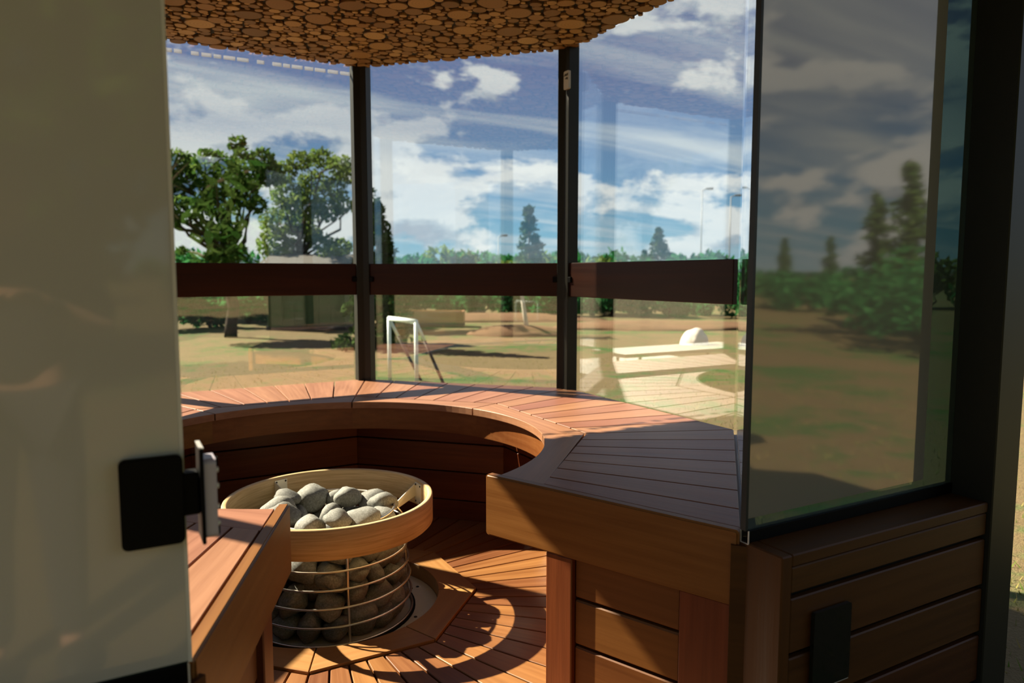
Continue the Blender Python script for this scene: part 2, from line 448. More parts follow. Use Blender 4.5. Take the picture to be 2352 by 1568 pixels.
for i, (x, y, r) in enumerate(circles):
    if i in single:
        o = add('log_slice', smeshes[i % 14], M['slice'], ceiling, (x, y, zc_ + rng.uniform(-.002, .002)), rng.uniform(0, 6.28))
        o.scale = (r / .03, r / .03, 1)
    else: slice_shape(bm, x, y, r, uvl, i, 9, rng.uniform(-.002, .003))
tag(add('small_log_slices', mesh_from(bm, 'small_log_slices'), M['slice'], ceiling, (0, 0, zc_)), kind='stuff')

# ------------------------------------------------------------------ posts, glass, outer walls of the octagon
side_name = {0: 'right', 45: 'back_right', 90: 'back', 135: 'back_left', 180: 'left', 225: 'bench_left', 315: 'bench_right'}
def post_profile(k):
    """wraps the corner at vertex angle a, two inner faces parallel to the neighbouring sides"""
    a = radians(22.5); o = []
    # in a frame whose x axis points outward through the vertex
    lo, li, th = .046, .040, .060
    t1 = Vector((-sin(a), cos(a))); t2 = Vector((-sin(a), -cos(a)))   # along the two sides away from the corner
    n1 = Vector((cos(a), sin(a))); n2 = Vector((cos(a), -sin(a)))
    c = Vector((1.012 * S, 0))
    p = [c, c + t1 * .060, c + t1 * .060 - n1 * th, c - Vector((th / cos(a), 0)) , c + t2 * .060 - n2 * th, c + t2 * .060]
    return [(v.x, v.y) for v in p]
pp = post_profile(0)
post_me = prism('corner_post', pp, Z(-.02), Z(1.117) + .05, .002)
plabels = {22.5: 'dark steel corner post carrying the small white sensor tag', 67.5: 'dark steel corner post between the two back window panes',
           112.5: 'dark steel corner post behind the left bench, left of the back pane', 157.5: 'dark steel corner post far left of the octagon',
           202.5: 'dark steel corner post nearest behind the left front glass'}
for a, lb in plabels.items():
    tag(add('corner_post', post_me, M['post'], None, (0, 0, 0), radians(a)), lb, 'post', 'corner posts of the glass octagon')
L2 = S * sin(radians(22.5))
wn = 1
for a in (90, 45, 0, 135, 180, 225, 315):
    me = mesh_from(bm_box(AP * S - .004, AP * S + .004, -L2 + (.01 if a != 315 else .004), L2 - .01, Z(-.005), Z(1.117) + .01), 'window_pane')
    tag(add('window_%d' % wn, me, M['glass'], None, (0, 0, 0), radians(a)), kind='structure'); wn += 1
    me = mesh_from(bm_box(AP * S - .03, AP * S + .03, -L2, L2, 0.0, Z(-.02), 0), 'wall_lower')
    tag(add('wall_' + side_name[a], me, M['siding'], None, (0, 0, 0), radians(a)), kind='structure')
# row of short pale translucent blocks along the top edge of the back pane
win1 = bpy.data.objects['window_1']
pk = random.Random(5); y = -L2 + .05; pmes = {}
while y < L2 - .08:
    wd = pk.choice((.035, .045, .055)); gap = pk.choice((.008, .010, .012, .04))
    if wd not in pmes: pmes[wd] = mesh_from(bm_box(-.003, .003, -wd / 2, wd / 2, -.009, .009, .001), 'pale_dash')
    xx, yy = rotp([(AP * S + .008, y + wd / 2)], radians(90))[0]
    add('pale_dash', pmes[wd], M['dash'], win1, (xx, yy, Z(1.117) - .033), radians(90))
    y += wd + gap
# sensor tag on the post
a = radians(22.5)
tagc = Vector(((1.012 * S - .060 / cos(a)) * cos(a), (1.012 * S - .060 / cos(a)) * sin(a), Z(1.012)))
nrm = Vector((-cos(0), -sin(0), 0))
tp = Vector((cos(a), sin(a), 0)) * (1.012 * S - .060 / cos(a)) + Vector((0, -.028, 0))
st_ = empty('sensor_tag', (tp.x - .006, tp.y, Z(.985)), 'small white rectangular sensor tag with dark print on steel post', 'sensor')
bx = Vector((tp.x - .006, tp.y, Z(1.012)))
me = mesh_from(bm_prism(rounded_rect(.044, .086, .006), -.006, .006, 0), 'case'); rt_ = (pi / 2, 0, -pi / 2)
add('case', me, M['label'], st_, bx, rot=rt_)
pr = random.Random(2)
for row, (dz, segs) in enumerate(((.024, (-.016, -.010, -.005, .001, .007, .014)), (.006, (-.006, .002, .008, .013)))):
    for q, dy in enumerate(segs):
        wd = pr.choice((.0025, .004)); hh = pr.choice((.006, .009, .011))
        add('print_mark', mesh_from(bm_box(-.0006, .0006, -wd / 2, wd / 2, -hh / 2, hh / 2), 'print_mark'), M['ink'], st_, (bx.x - .0066, bx.y - dy, bx.z + dz + pr.uniform(-.002, .002)))

# backrest rails
rz0, rz1 = .3129, .4245
rlab = {90: 'dark wooden backrest rail across the back pane left of the middle post', 45: 'dark wooden backrest rail between the two back posts',
        0: 'brown wooden backrest rail right of the sensor post', 135: 'dark wooden backrest rail on the back left side', 180: 'dark wooden backrest rail on the far left side',
        }
rail_me = mesh_from(bm_box(-L2 + .050, L2 - .050, -.012, .012, -(rz1 - rz0) / 2 * S, (rz1 - rz0) / 2 * S, .003), 'backrest_rail')
rail_long = mesh_from(bm_box(-L2 + .006, L2 - .050, -.012, .012, -(rz1 - rz0) / 2 * S, (rz1 - rz0) / 2 * S, .003), 'backrest_rail')
brk = mesh_from(bm_box(-.028, .028, -.007, .007, -.014, .014, .002), 'rail_bracket')
for a, lb in rlab.items():
    ar = radians(a); xr = AP * S - .020
    r_ = empty('backrest_rail', (xr * cos(ar), xr * sin(ar), Z(rz0)), lb, 'rail', 'backrest rails round the glass')
    add('rail_board', rail_long if a == 0 else rail_me, M['rail'], r_, (xr * cos(ar), xr * sin(ar), Z((rz0 + rz1) / 2)), ar + pi / 2)
    for s in ((1,) if a == 0 else (-1, 1)):
        q = rotp([(xr - .016, s * (L2 - .048))], ar)[0]
        add('rail_bracket', brk, M['black'], r_, (q[0], q[1], Z((rz0 + rz1) / 2)), ar + pi / 2)

# ------------------------------------------------------------------ bench sections
BI, BO = .508, .615 * AP            # inner arc radius, straight outer edge of the edge board
blab = {315: 'wooden bench section at the doorway with seven shaded boards, right of the heater',
        0: 'sunlit wooden bench section under the right side window', 45: 'wooden bench section between the two back posts',
        90: 'wooden bench section under the back pane left of the middle post', 135: 'wooden bench section at the back left, partly behind the left front glass',
        180: 'wooden bench section along the far left side', 225: 'wooden bench section at the doorway nearest the camera, left of the heater'}
arcp = [(BI * S * cos(radians(x)), BI * S * sin(radians(x))) for x in np.linspace(22.3, -22.3, 17)]
xb = BO * S - .0045
edge_poly = [(xb, -xb * tan(radians(22.5)) + .002), (xb, xb * tan(radians(22.5)) - .002)] + arcp
def edge_poly_cut(end):
    """the edge board stops at the end fascia in the two sections beside the doorway"""
    cut = []
    aa = radians(22.5 * end); nx, ny = -sin(aa), cos(aa)
    for x, y in edge_poly:
        d = x * nx + y * ny
        if d * end > -.031:
            k = (-.031 * end - d); x += nx * k; y += ny * k
        cut.append((x, y))
    return cut
edge_me = {0: prism('edge_board', rotp(edge_poly, -pi / 2), -.030, 0, .0012)}
for e in (-1, 1): edge_me[e] = prism('edge_board', rotp(edge_poly_cut(e), -pi / 2), -.030, 0, .0012)
def fascia_mesh():
    bm = bmesh.new(); r0, r1 = .524 * S, .524 * S + .02
    pts = np.linspace(-22.5, 22.5, 19)
    poly = [(r0 * cos(radians(x)), r0 * sin(radians(x))) for x in pts] + [(r1 * cos(radians(x)), r1 * sin(radians(x))) for x in pts[::-1]]
    return mesh_from(bm_prism(rotp(poly, -pi / 2), -.1290, -.030, 0), 'curved_fascia')
fasc_me = fascia_mesh()
xr = .600 * S; hw = xr * tan(radians(22.5)) + .0005
rows = [(-.050, -.1365), (-.141, -.2275), (-.232, -.3185), (-.323, FLOOR)]
riser_me = {e: [mesh_from(bm_box(-hw + (.075 if e == -1 else 0), hw - (.075 if e == 1 else 0), -.010, .010, b * S, a * S, .0015), 'riser_board') for a, b in rows] for e in (-1, 0, 1)}
pl_me = {}
for e in (-1, 0, 1):
    for i in range(NP):
        a0 = -22.5 + i * step; mid = a0 + step / 2
        g0 = .034 if (e == -1 and i == 0) else .0032; g1 = .034 if (e == 1 and i == NP - 1) else .0032
        pl_me[e, i] = (mid, prism('bench_plank', rotp(radial_piece(a0, a0 + step, BO * S + .0045, .917 * S * 1.0, g0, g1), -radians(mid)), -.028, 0, .0012))
for sec, lb in blab.items():
    sr = radians(sec); e = {315: -1, 225: 1}.get(sec, 0)
    base = rotp([(.75 * S, 0)], sr)[0]
    b = empty('bench_section', (base[0], base[1], fz), lb, 'bench', 'sections of the octagonal sauna bench')
    for i in range(NP):
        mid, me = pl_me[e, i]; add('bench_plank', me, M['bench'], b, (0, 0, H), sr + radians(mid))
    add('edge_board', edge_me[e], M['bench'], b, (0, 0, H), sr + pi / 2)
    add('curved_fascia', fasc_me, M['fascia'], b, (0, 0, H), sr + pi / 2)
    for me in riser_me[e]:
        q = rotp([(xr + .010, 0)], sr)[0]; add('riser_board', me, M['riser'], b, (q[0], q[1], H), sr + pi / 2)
    add('seat_bearer', mesh_from(bm_box(.64 * S, .90 * S, -.30, .30, -.09, -.032), 'seat_bearer'), M['roof'], b, (0, 0, H), sr)
    if e:
        # end: local frame along the radial line of the doorway corner; y points into the bench
        ang = radians(-67.5 if e == -1 else -112.5); into = 1 if e == -1 else -1
        def lbx(name, r0, r1, d0, d1, z0, z1, material, bev, along='x', round_=0.0):
            y0, y1 = sorted((d0 * into, d1 * into))
            cx, cy, czz = (r0 + r1) / 2 * S, (y0 + y1) / 2, (z0 + z1) / 2 * S
            p = rotp([(cx, cy)], ang)[0]; hx, hy, hz = (r1 - r0) / 2 * S, (y1 - y0) / 2, abs(z1 - z0) / 2 * S
            if round_:
                bmm = bm_prism(rounded_rect(2 * hx, 2 * hz, round_), -hy, hy, 0)
                es = [ed for ed in bmm.edges if abs(ed.verts[0].co.z - ed.verts[1].co.z) < 1e-6]
                bmesh.ops.bevel(bmm, geom=es, offset=.005, segments=3, affect='EDGES')
                bmesh.ops.rotate(bmm, verts=bmm.verts, matrix=Matrix.Rotation(pi / 2, 3, 'X'))
                return add(name, mesh_from(bmm, name), material, b, (p[0], p[1], H + czz), ang)
            if along == 'x': return add(name, mesh_from(bm_box(-hx, hx, -hy, hy, -hz, hz, bev), name), material, b, (p[0], p[1], H + czz), ang)
            me = mesh_from(bm_box(-hz, hz, -hy, hy, -hx, hx, bev), name)
            o = add(name, me, material, b, (p[0], p[1], H + czz), rot=(0, pi / 2, ang)); return o
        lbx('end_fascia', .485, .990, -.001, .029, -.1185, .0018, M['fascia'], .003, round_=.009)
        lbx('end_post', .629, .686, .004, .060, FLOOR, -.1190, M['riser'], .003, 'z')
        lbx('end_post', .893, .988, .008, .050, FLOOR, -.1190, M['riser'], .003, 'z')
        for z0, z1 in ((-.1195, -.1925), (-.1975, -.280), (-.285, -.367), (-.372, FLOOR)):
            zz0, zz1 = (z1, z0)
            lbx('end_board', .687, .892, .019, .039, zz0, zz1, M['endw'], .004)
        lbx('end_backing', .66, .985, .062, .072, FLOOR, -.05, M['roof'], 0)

# ------------------------------------------------------------------ front wings
def wing(sgn, side):
    xs = lambda v: sgn * v * S
    wl = empty('wall_front_' + side, (xs(.65), -.95 * S, 0), kind='structure')
    wbox('end_board', xs(.385), xs(.4065), -.9115 * S, -.992 * S, 0, Z(-.0145), M['siding'], wl, .003, 'z')
    wbox('sill_board', xs(.407), xs(.909), -.9115 * S, -.9915 * S, Z(-.033), Z(-.0145), M['siding'], wl, .003)
    for z0, z1 in ((-.0735, -.0345), (-.165, -.082), (-.2525, -.173), (-.345, -.2605), (-.43, -.353)):
        wbox('siding_board', xs(.4075), xs(.909), -.978 * S, -.990 * S, Z(z0), Z(z1), M['siding'], wl, .003)
    wbox('backing_board', xs(.4075), xs(.909), -.9115 * S, -.974 * S, 0, Z(-.036), M['roof'], wl)
    ch = wbox('glass_channel', xs(.386), xs(.909), -.9135 * S, -.9275 * S, Z(-.0143), Z(.0045), M['black'], wl, .001)
    # bright cut end of the channel
    for (y0, y1, z0, z1) in ((-.9125, -.9138, -.0152, .0045), (-.9275, -.9288, -.0152, .0045), (-.9125, -.9288, -.0162, -.0150)):
        wbox('channel_edge', xs(.3843), xs(.3862), y0 * S, y1 * S, Z(z0), Z(z1), M['silver'], ch)
    wbox('corner_seal', xs(.3815), xs(.3865), -.915 * S, -.925 * S, Z(.0045), Z(1.117), M['seal'], wl) if sgn > 0 else wbox('glass_edge', xs(.3815), xs(.3850), -.9175 * S, -.9245 * S, Z(.0045), Z(1.117), M['label'], wl)
    wbox('header_beam', xs(.36), xs(.99), -.90 * S, -.99 * S, Z(1.117), Z(1.22), M['black'], wl)
    return wl
wing(1, 'right'); wing(-1, 'left')
wbox('lintel', -.36 * S, .36 * S, -.90 * S, -.99 * S, Z(1.14), Z(1.22), M['black'])
tag(bpy.data.objects['lintel'], kind='structure'); bpy.data.objects['lintel'].name = 'trim_1'
for sgn, n in ((1, 8), (-1, 9)):
    x0 = .3868 if sgn > 0 else .3852
    o = tag(wbox('window_%d' % n, sgn * x0 * S, sgn * .909 * S, -.9185 * S, -.9235 * S, Z(.004), Z(1.117), M['wingglass']), kind='structure')
    x1 = .822
    if sgn > 0: wbox('film', x0 * S, x1 * S, -.9240 * S, -.9245 * S, Z(.0225), Z(1.117), M['film'], o)
    else: wbox('film', -x0 * S, -.905 * S, -.9240 * S, -.9245 * S, Z(.006), Z(1.117), M['milk'], o)
for sgn, lb in ((1, 'dark steel facade post at the far right beside the wood siding'), (-1, 'dark steel facade post at the far left end of the front wall')):
    o = wbox('facade_post', sgn * .9095 * S, sgn * .988 * S, -.912 * S, -.998 * S, 0, Z(1.22), M['post'], None, .003, 'z')
    tag(o, lb, 'post')
# unseen flat canopy added over the entrance to shade the front wall
cpy = empty('shade_canopy', (0, -1.0 * S, Z(1.22)), kind='structure')
wbox('shade_panel', -1.9, 1.9, -.992 * S, -.992 * S - 1.75, Z(1.22), Z(1.22) + .05, M['canopy'], cpy)
for x in (-1.88, -.9, 0, .9, 1.88): wbox('shade_beam', x - .03, x + .03, -.992 * S, -.992 * S - 1.75, Z(1.22) + .05, Z(1.22) + .19, M['black'], cpy, 0, 'y')
# dark glass control panel on the right siding
cp = empty('control_panel', (.4925 * S, -.9905 * S, Z(-.2235)), 'black glossy glass control panel on the wood siding', 'control panel')
bmm = bm_prism(rounded_rect(.084 * S, .120 * S, .006), -.0045, .0045); bmesh.ops.rotate(bmm, verts=bmm.verts, matrix=Matrix.Rotation(pi / 2, 3, 'X'))
add('glass_front', mesh_from(bmm, 'glass_front'), M['gloss'], cp, (.4925 * S, -.9955 * S, Z(-.170)))
wbox('bottom_edge', .452 * S, .533 * S, -.9905 * S, -.9985 * S, Z(-.2315), Z(-.2305), M['silver'], cp)
wbox('back_box', .455 * S, .530 * S, -.9895 * S, -.9930 * S, Z(-.225), Z(-.115), M['black'], cp)

# ------------------------------------------------------------------ door strike hardware on the left glass edge
dh = empty('door_hinge', (-.40 * S, -.93 * S, Z(.129)), 'black metal door hinge clamped on the edge of the left front glass', 'hinge')
pc = ((-.438 - .3835) / 2 * S, Z((.1300 + .2165) / 2)); pw, ph = (.438 - .3835) * S, (.2165 - .1300) * S
for y0 in (-.9315, -.9105):
    bmm = bm_prism(rounded_rect(pw, ph, .009), -.006, .006)
    es = [ed for ed in bmm.edges if abs(ed.verts[0].co.z - ed.verts[1].co.z) < 1e-6]
    bmesh.ops.bevel(bmm, geom=es, offset=.002, segments=2, affect='EDGES'); bmesh.ops.rotate(bmm, verts=bmm.verts, matrix=Matrix.Rotation(pi / 2, 3, 'X'))
    add('clamp_plate', mesh_from(bmm, 'clamp_plate'), M['black'], dh, (pc[0], y0 * S, pc[1]))
wbox('hinge_neck', -.3850 * S, -.3690 * S, -.930 * S, -.912 * S, Z(.1545), Z(.1965), M['black'], dh, .002)
wp = wbox('wall_plate', -.3690 * S, -.3655 * S, -.942 * S, -.903 * S, Z(.1270), Z(.2215), M['black'], dh, .0015)
wbox('plate_rim', -.3693 * S, -.3652 * S, -.941 * S, -.904 * S, Z(.2213), Z(.2222), M['silver'], wp)
bmm = bm_prism(rounded_rect(.034 * S, .078 * S, .008), -.0085, .0085, 0)
bmesh.ops.rotate(bmm, verts=bmm.verts, matrix=Matrix.Rotation(pi / 2, 3, 'X')); bmesh.ops.rotate(bmm, verts=bmm.verts, matrix=Matrix.Rotation(pi / 2, 3, 'Z'))
add('spacer', mesh_from(bmm, 'spacer'), M['rubber'], dh, (-.3598 * S, -.922 * S, Z(.1705)))
scr = bm_lathe([(0, .005), (.0045, .004), (.005, 0), (.0001, 0)], 12); bmesh.ops.rotate(scr, verts=scr.verts, matrix=Matrix.Rotation(pi / 2, 3, 'Y')); scr_me = mesh_from(scr, 'screw')
wsh = bm_lathe([(0, .004), (.009, .004), (.009, 0), (.0001, 0)], 14); bmesh.ops.rotate(wsh, verts=wsh.verts, matrix=Matrix.Rotation(pi / 2, 3, 'Y')); wsh_me = mesh_from(wsh, 'washer')
for zz in (.1435, .160, .181, .197):
    o = add('screw', scr_me, M['silver'], dh, (-.3542 * S, -.930 * S, Z(zz)))
for zz in (.136, .203): add('washer', wsh_me, M['black'], dh, (-.3542 * S, -.924 * S, Z(zz)))

# ------------------------------------------------------------------ heater
ht = empty('sauna_heater', (0, 0, Z(-.4205)), 'round steel wire heater basket with pale wooden guard ring, in the middle of the floor', 'heater')
pz = Z(-.4175)
bm = bm_lathe([(.10, .004), (.2530 * S, .004), (.2530 * S, -.004), (.10, -.004)], 72, closed=True)
bp = add('base_plate', mesh_from(bm, 'base_plate', False), M['steel'], ht, (0, 0, pz))
hole = mesh_from(bm_lathe([(0.0001, .0012), (.006, .0012), (.0065, 0)], 12), 'screw_hole')
for k in range(8):
    for rr_ in (.208, .226):
        a = radians(-40 + 45 * k); add('screw_hole', hole, M['core'], bp, (rr_ * S * cos(a), rr_ * S * sin(a), pz + .0042))
hb = Z(-.4135)
WR = .178 * S
rings_z = [-.410, -.370, -.330, -.290, -.250, -.210]
cpts = [(WR * cos(2 * pi * k / 72), WR * sin(2 * pi * k / 72), 0) for k in range(72)]
wr_me = mesh_from(bm_tube(cpts, .0042, 8, True), 'wire_ring', True)
for z in rings_z:
    o = add('wire_ring', wr_me, M['wire'], ht, (0, 0, Z(z))); k = (.176 + .014 * (-.21 - z) / .2) / .178; o.scale = (k, k, 1)
tpts = [(.150 * S * cos(2 * pi * k / 64), .150 * S * sin(2 * pi * k / 64), 0) for k in range(64)]
add('top_ring', mesh_from(bm_tube(tpts, .0048, 8, True), 'top_ring', True), M['wire'], ht, (0, 0, Z(-.166)))
rod = mesh_from(bm_tube([(.012 * S, 0, 0), (-.002 * S, 0, (.414 - .200) * S), (-.028 * S, 0, (.414 - .168) * S)], .0045, 8), 'upright_rod', True)
for k in range(4):
    a = radians(-94 + 90 * k); add('upright_rod', rod, M['wire'], ht, ((WR - .003) * cos(a), (WR - .003) * sin(a), Z(-.414)), a)
bm = bm_lathe([(.0001, .30 * 1.0), (.10, .30), (.10, 0), (.0001, 0)], 40)
add('heating_core', mesh_from(bm, 'heating_core'), M['core'], ht, (0, 0, hb))
bm = bm_lathe([(.193 * S, 0), (.197 * S, 0), (.197 * S, .006), (.193 * S, .006)], 64, closed=True)
add('foot_ring', mesh_from(bm, 'foot_ring'), M['black'], ht, (0, 0, pz + .004))
# wooden guard ring (rounded band)
RO, RI, g1, g0 = .2415 * S, .2290 * S, -.1335, -.2010
hh = (g1 - g0) * S / 2; c = .006
prof = [(RO, -hh + c), (RO, hh - c), (RO - c * .3, hh - c * .3), (RO - c, hh), (RI + c, hh), (RI + c * .3, hh - c * .3), (RI, hh - c), (RI, -hh + c), (RI + c, -hh), (RO - c, -hh)]
bm = bm_lathe(prof, 96, closed=True); bmesh.ops.recalc_face_normals(bm, faces=bm.faces)
me = mesh_from(bm, 'guard_ring', True)
# ring grain follows the circumference
m, t = mat('bent_ring_wood')
tcn = t.new('ShaderNodeTexCoord'); sp = t.new('ShaderNodeSeparateXYZ', inp={0: tcn.outputs['Object']})
angn = t.math('ARCTAN2', sp.outputs[1], sp.outputs[0])
vv = t.new('ShaderNodeCombineXYZ', inp={0: t.math('MULTIPLY', angn, .9), 1: t.math('MULTIPLY', sp.outputs[2], 60.0), 2: 0.0})
n1 = t.noise(vv.outputs[0], 2.0, 5, .6, .6)
c_ = t.ramp(n1.outputs[0], [(.35, (.58, .37, .165)), (.62, (.78, .56, .29))])
pbr(t, Base_Color=c_, Roughness=.42)
M['ring'] = m
add('guard_ring', me, m, ht, (0, 0, Z((g0 + g1) / 2)))
# brackets: riveted plate on the ring and a bent strap to the basket
plate = mesh_from(bm_box(-.0015, .0015, -.026, .026, -.040, .040, .0008), 'bracket_plate')
def strap():
    bm = bmesh.new(); A = Vector((RI - .002, .026, .036)); B = Vector((.158 * S, .0, -.036)); th = Vector((0, .0015, 0))
    q = [A, A + Vector((0, 0, -.050)), B + Vector((.008, 0, -.012)), B + Vector((-.004, 0, .004))]
    lo = [bm.verts.new(v - th) for v in q]; hi = [bm.verts.new(v + th) for v in q]
    bm.faces.new(lo); bm.faces.new(hi[::-1])
    for i in range(4): bm.faces.new((lo[i], hi[i], hi[(i + 1) % 4], lo[(i + 1) % 4]))
    bmesh.ops.recalc_face_normals(bm, faces=bm.faces); return mesh_from(bm, 'bracket_strap')
strap_me = strap()
riv = bm_lathe([(.0001, .003), (.003, .002), (.004, 0)], 10); bmesh.ops.rotate(riv, verts=riv.verts, matrix=Matrix.Rotation(-pi / 2, 3, 'Y')); riv_me = mesh_from(riv, 'rivet')
for a in (108, 3, -112):
    ar = radians(a); rm = RI - .0025
    bpl = add('bracket_plate', plate, M['steel'], ht, (rm * cos(ar), rm * sin(ar), Z((g0 + g1) / 2)), ar)
    for dy in (-.019, .019):
        for dz in (-.032, .032):
            q = rotp([(rm - .0015, dy)], ar)[0]; add('rivet', riv_me, M['core'], bpl, (q[0], q[1], Z((g0 + g1) / 2) + dz), ar)
    add('bracket_strap', strap_me, M['steel'], ht, (0, 0, Z((g0 + g1) / 2)), ar)

# stones: relaxed spheres inside the basket
rs = np.random.default_rng(11)
zb, zt = Z(-.412), Z(-.180)
N = 108; rad0 = rs.uniform(.038, .062, N)
th = rs.uniform(0, 2 * pi, N); rr_ = rs.uniform(.12, .24, N)
X = np.c_[rr_ * np.cos(th), rr_ * np.sin(th), rs.uniform(zb, zt + .1, N)]
core_top = hb + .30
for it in range(500):
    D = X[:, None] - X[None]; dist = np.sqrt((D ** 2).sum(2)) + 1e-9; R2 = rad0[:, None] + rad0[None]
    ov = np.clip(R2 * .97 - dist, 0, None); np.fill_diagonal(ov, 0)
    X += (D / dist[..., None] * ov[..., None] * .28).sum(1)
    X[:, 2] -= .0012
    r = np.hypot(X[:, 0], X[:, 1]) + 1e-9
    lim = (.176 + .014 * np.clip((Z(-.21) - X[:, 2]) / (.2 * S), 0, 1)) * S - .007 - rad0 * .98
    lim = np.where(X[:, 2] > Z(-.205), .150 * S - .012 - rad0 * .5, lim)
    s = np.where(r > lim, lim / r, 1.0); X[:, 0] *= s; X[:, 1] *= s
    low = X[:, 2] < core_top
    mn = .10 + rad0 * .85; r = np.hypot(X[:, 0], X[:, 1]) + 1e-9
    s = np.where(low & (r < mn), mn / r, 1.0); X[:, 0] *= s; X[:, 1] *= s
    X[:, 2] = np.maximum(X[:, 2], zb + rad0 * .9)
keep = [i for i in range(N) if X[i, 2] + rad0[i] * .8 < Z(-.122)]
stm = []
for s in range(9):
    bm = bmesh.new(); bmesh.ops.create_icosphere(bm, subdivisions=3, radius=1)
    off = Vector((s * 7.3, s * 3.1, s * 1.7))
    ax = (random.uniform(1.08, 1.34), random.uniform(.92, 1.08), random.uniform(.66, .86))
    for v in bm.verts:
        n = v.co.normalized(); k = 1 + .26 * mnoise.noise(n * 1.1 + off) + .10 * mnoise.noise(n * 2.3 + off)
        v.co = Vector((n.x * ax[0], n.y * ax[1], n.z * ax[2])) * k
    stm.append(mesh_from(bm, 'sauna_stone', True))
def colu(p):
    d = Vector(p) - CAM; return d.dot(rtv) / d.dot(fwv)
tops = sorted([i for i in keep if X[i, 2] > Z(-.190)], key=lambda i: colu(X[i]))
nth_ = ['first', 'second', 'third', 'fourth', 'fifth', 'sixth', 'seventh', 'eighth', 'ninth', 'tenth', 'eleventh', 'twelfth', 'thirteenth', 'fourteenth', 'fifteenth', 'sixteenth', 'seventeenth', 'eighteenth', 'nineteenth', 'twentieth', 'twenty-first', 'twenty-second', 'twenty-third', 'twenty-fourth', 'twenty-fifth', 'twenty-sixth', 'twenty-seventh', 'twenty-eighth']
for i in keep:
    top = i in tops
    o = add('sauna_stone', stm[i % 9], M['stone'], None, tuple(X[i]), rot=(rs.uniform(-.6, .6), rs.uniform(-.6, .6), rs.uniform(0, 6.28)) if top else tuple(rs.uniform(0, 6.28, 3)))
    o.scale = (rad0[i],) * 3
    tag(o, ('smooth grey stone on top of the heater pile, %s from the left' % nth_[min(tops.index(i), 27)]) if top else 'smooth grey stone packed behind the wires of the heater basket', 'stone',
        'stones on top of the heater' if top else 'stones in the heater basket')

# ------------------------------------------------------------------ outdoors
def leaf_cloud(points, size, rnd, flat=.5):
    """one quad (two triangles, folded) per point; islands get their own colour"""
    n = len(points); P = np.asarray(points)
    d1 = rnd.normal(size=(n, 3)); d1 /= np.linalg.norm(d1, axis=1)[:, None]
    d2 = rnd.normal(size=(n, 3)); d2 -= (d2 * d1).sum(1)[:, None] * d1; d2 /= np.linalg.norm(d2, axis=1)[:, None]
    s = rnd.uniform(.7, 1.3, n)[:, None] * size; nn = np.cross(d1, d2) * s * .15
    V = np.stack([P - d1 * s, P + d2 * s * flat + nn, P + d1 * s, P - d2 * s * flat + nn], 1).reshape(-1, 3)
    F = np.arange(4 * n).reshape(n, 4)
    me = bpy.data.meshes.new('foliage'); me.from_pydata(V.tolist(), [], F.tolist()); return me
def crown_points(blobs, per, rnd):
    out = []
    for (c, r) in blobs:
        n = max(8, int(per * r * r)); d = rnd.normal(size=(n, 3)); d /= np.linalg.norm(d, axis=1)[:, None]
        out.append(np.array(c) + d * (r * rnd.uniform(.35, 1.05, n) ** .6)[:, None] * np.array([1, 1, .8]))
    return np.concatenate(out)
def branch_tube(bm, a, b, r0, r1, rnd, seg=5, wob=.05):
    a, b = Vector(a), Vector(b); L = (b - a).length; pts = []
    for k in range(seg + 1):
        f_ = k / seg; p = a.lerp(b, f_)
        if 0 < k < seg: p += Vector(rnd.normal(size=3) * wob * L)
        pts.append(p)
    bm_tube(pts, [r0 + (r1 - r0) * k / seg for k in range(seg + 1)], 7, False, bm)
def broad_tree(name, base, fork, blobs, trunk_r, per, lsize, material, label, seed, group=None, cat='tree'):
    rnd = np.random.default_rng(seed); root = empty(name, base, label, cat, group)
    bm = bmesh.new(); branch_tube(bm, base, fork, trunk_r, trunk_r * .7, rnd, 5, .02)
    add('trunk', mesh_from(bm, 'trunk', True), M['bark'], root)
    bm = bmesh.new()
    for c, r in blobs[::1]: branch_tube(bm, fork, c, trunk_r * .42, trunk_r * .10, rnd, 5, .06)
    tag(add('branches', mesh_from(bm, 'branches', True), M['bark'], root), kind='stuff')
    tag(add('foliage', leaf_cloud(crown_points(blobs, per, rnd), lsize, rnd), material, root), kind='stuff')
    return root
def spruce(base, h, r, label, seed, bare=.08, material='needle', dens=1.0, name='spruce_tree', group='spruces beyond the lawn'):
    rnd = np.random.default_rng(seed); root = empty(name, base, label, 'tree', group)
    bm = bmesh.new(); bm_tube([base, base + Vector((0, 0, h))], [h * .018, .008], 7, False, bm); add('trunk', mesh_from(bm, 'trunk', True), M['bark'], root)
    pts = []; nl = int(22 * dens)
    for i in range(nl):
        f_ = i / nl; z = h * (bare + (1 - bare) * f_); rr = r * (1 - f_) ** .85 * rnd.uniform(.75, 1.15) + .02 * h
        for k in range(int(11 - 5 * f_)):
            a = rnd.uniform(0, 2 * pi); q = rnd.uniform(.2, 1, int(10 * dens) + 3) * rr
            for x in q: pts.append((base.x + x * cos(a) + rnd.normal() * .03 * h / 3, base.y + x * sin(a) + rnd.normal() * .03 * h / 3, base.z + z - x * .28 + rnd.normal() * .012 * h))
    tag(add('foliage', leaf_cloud(pts, h * .026, rnd, .45), M[material], root), kind='stuff')
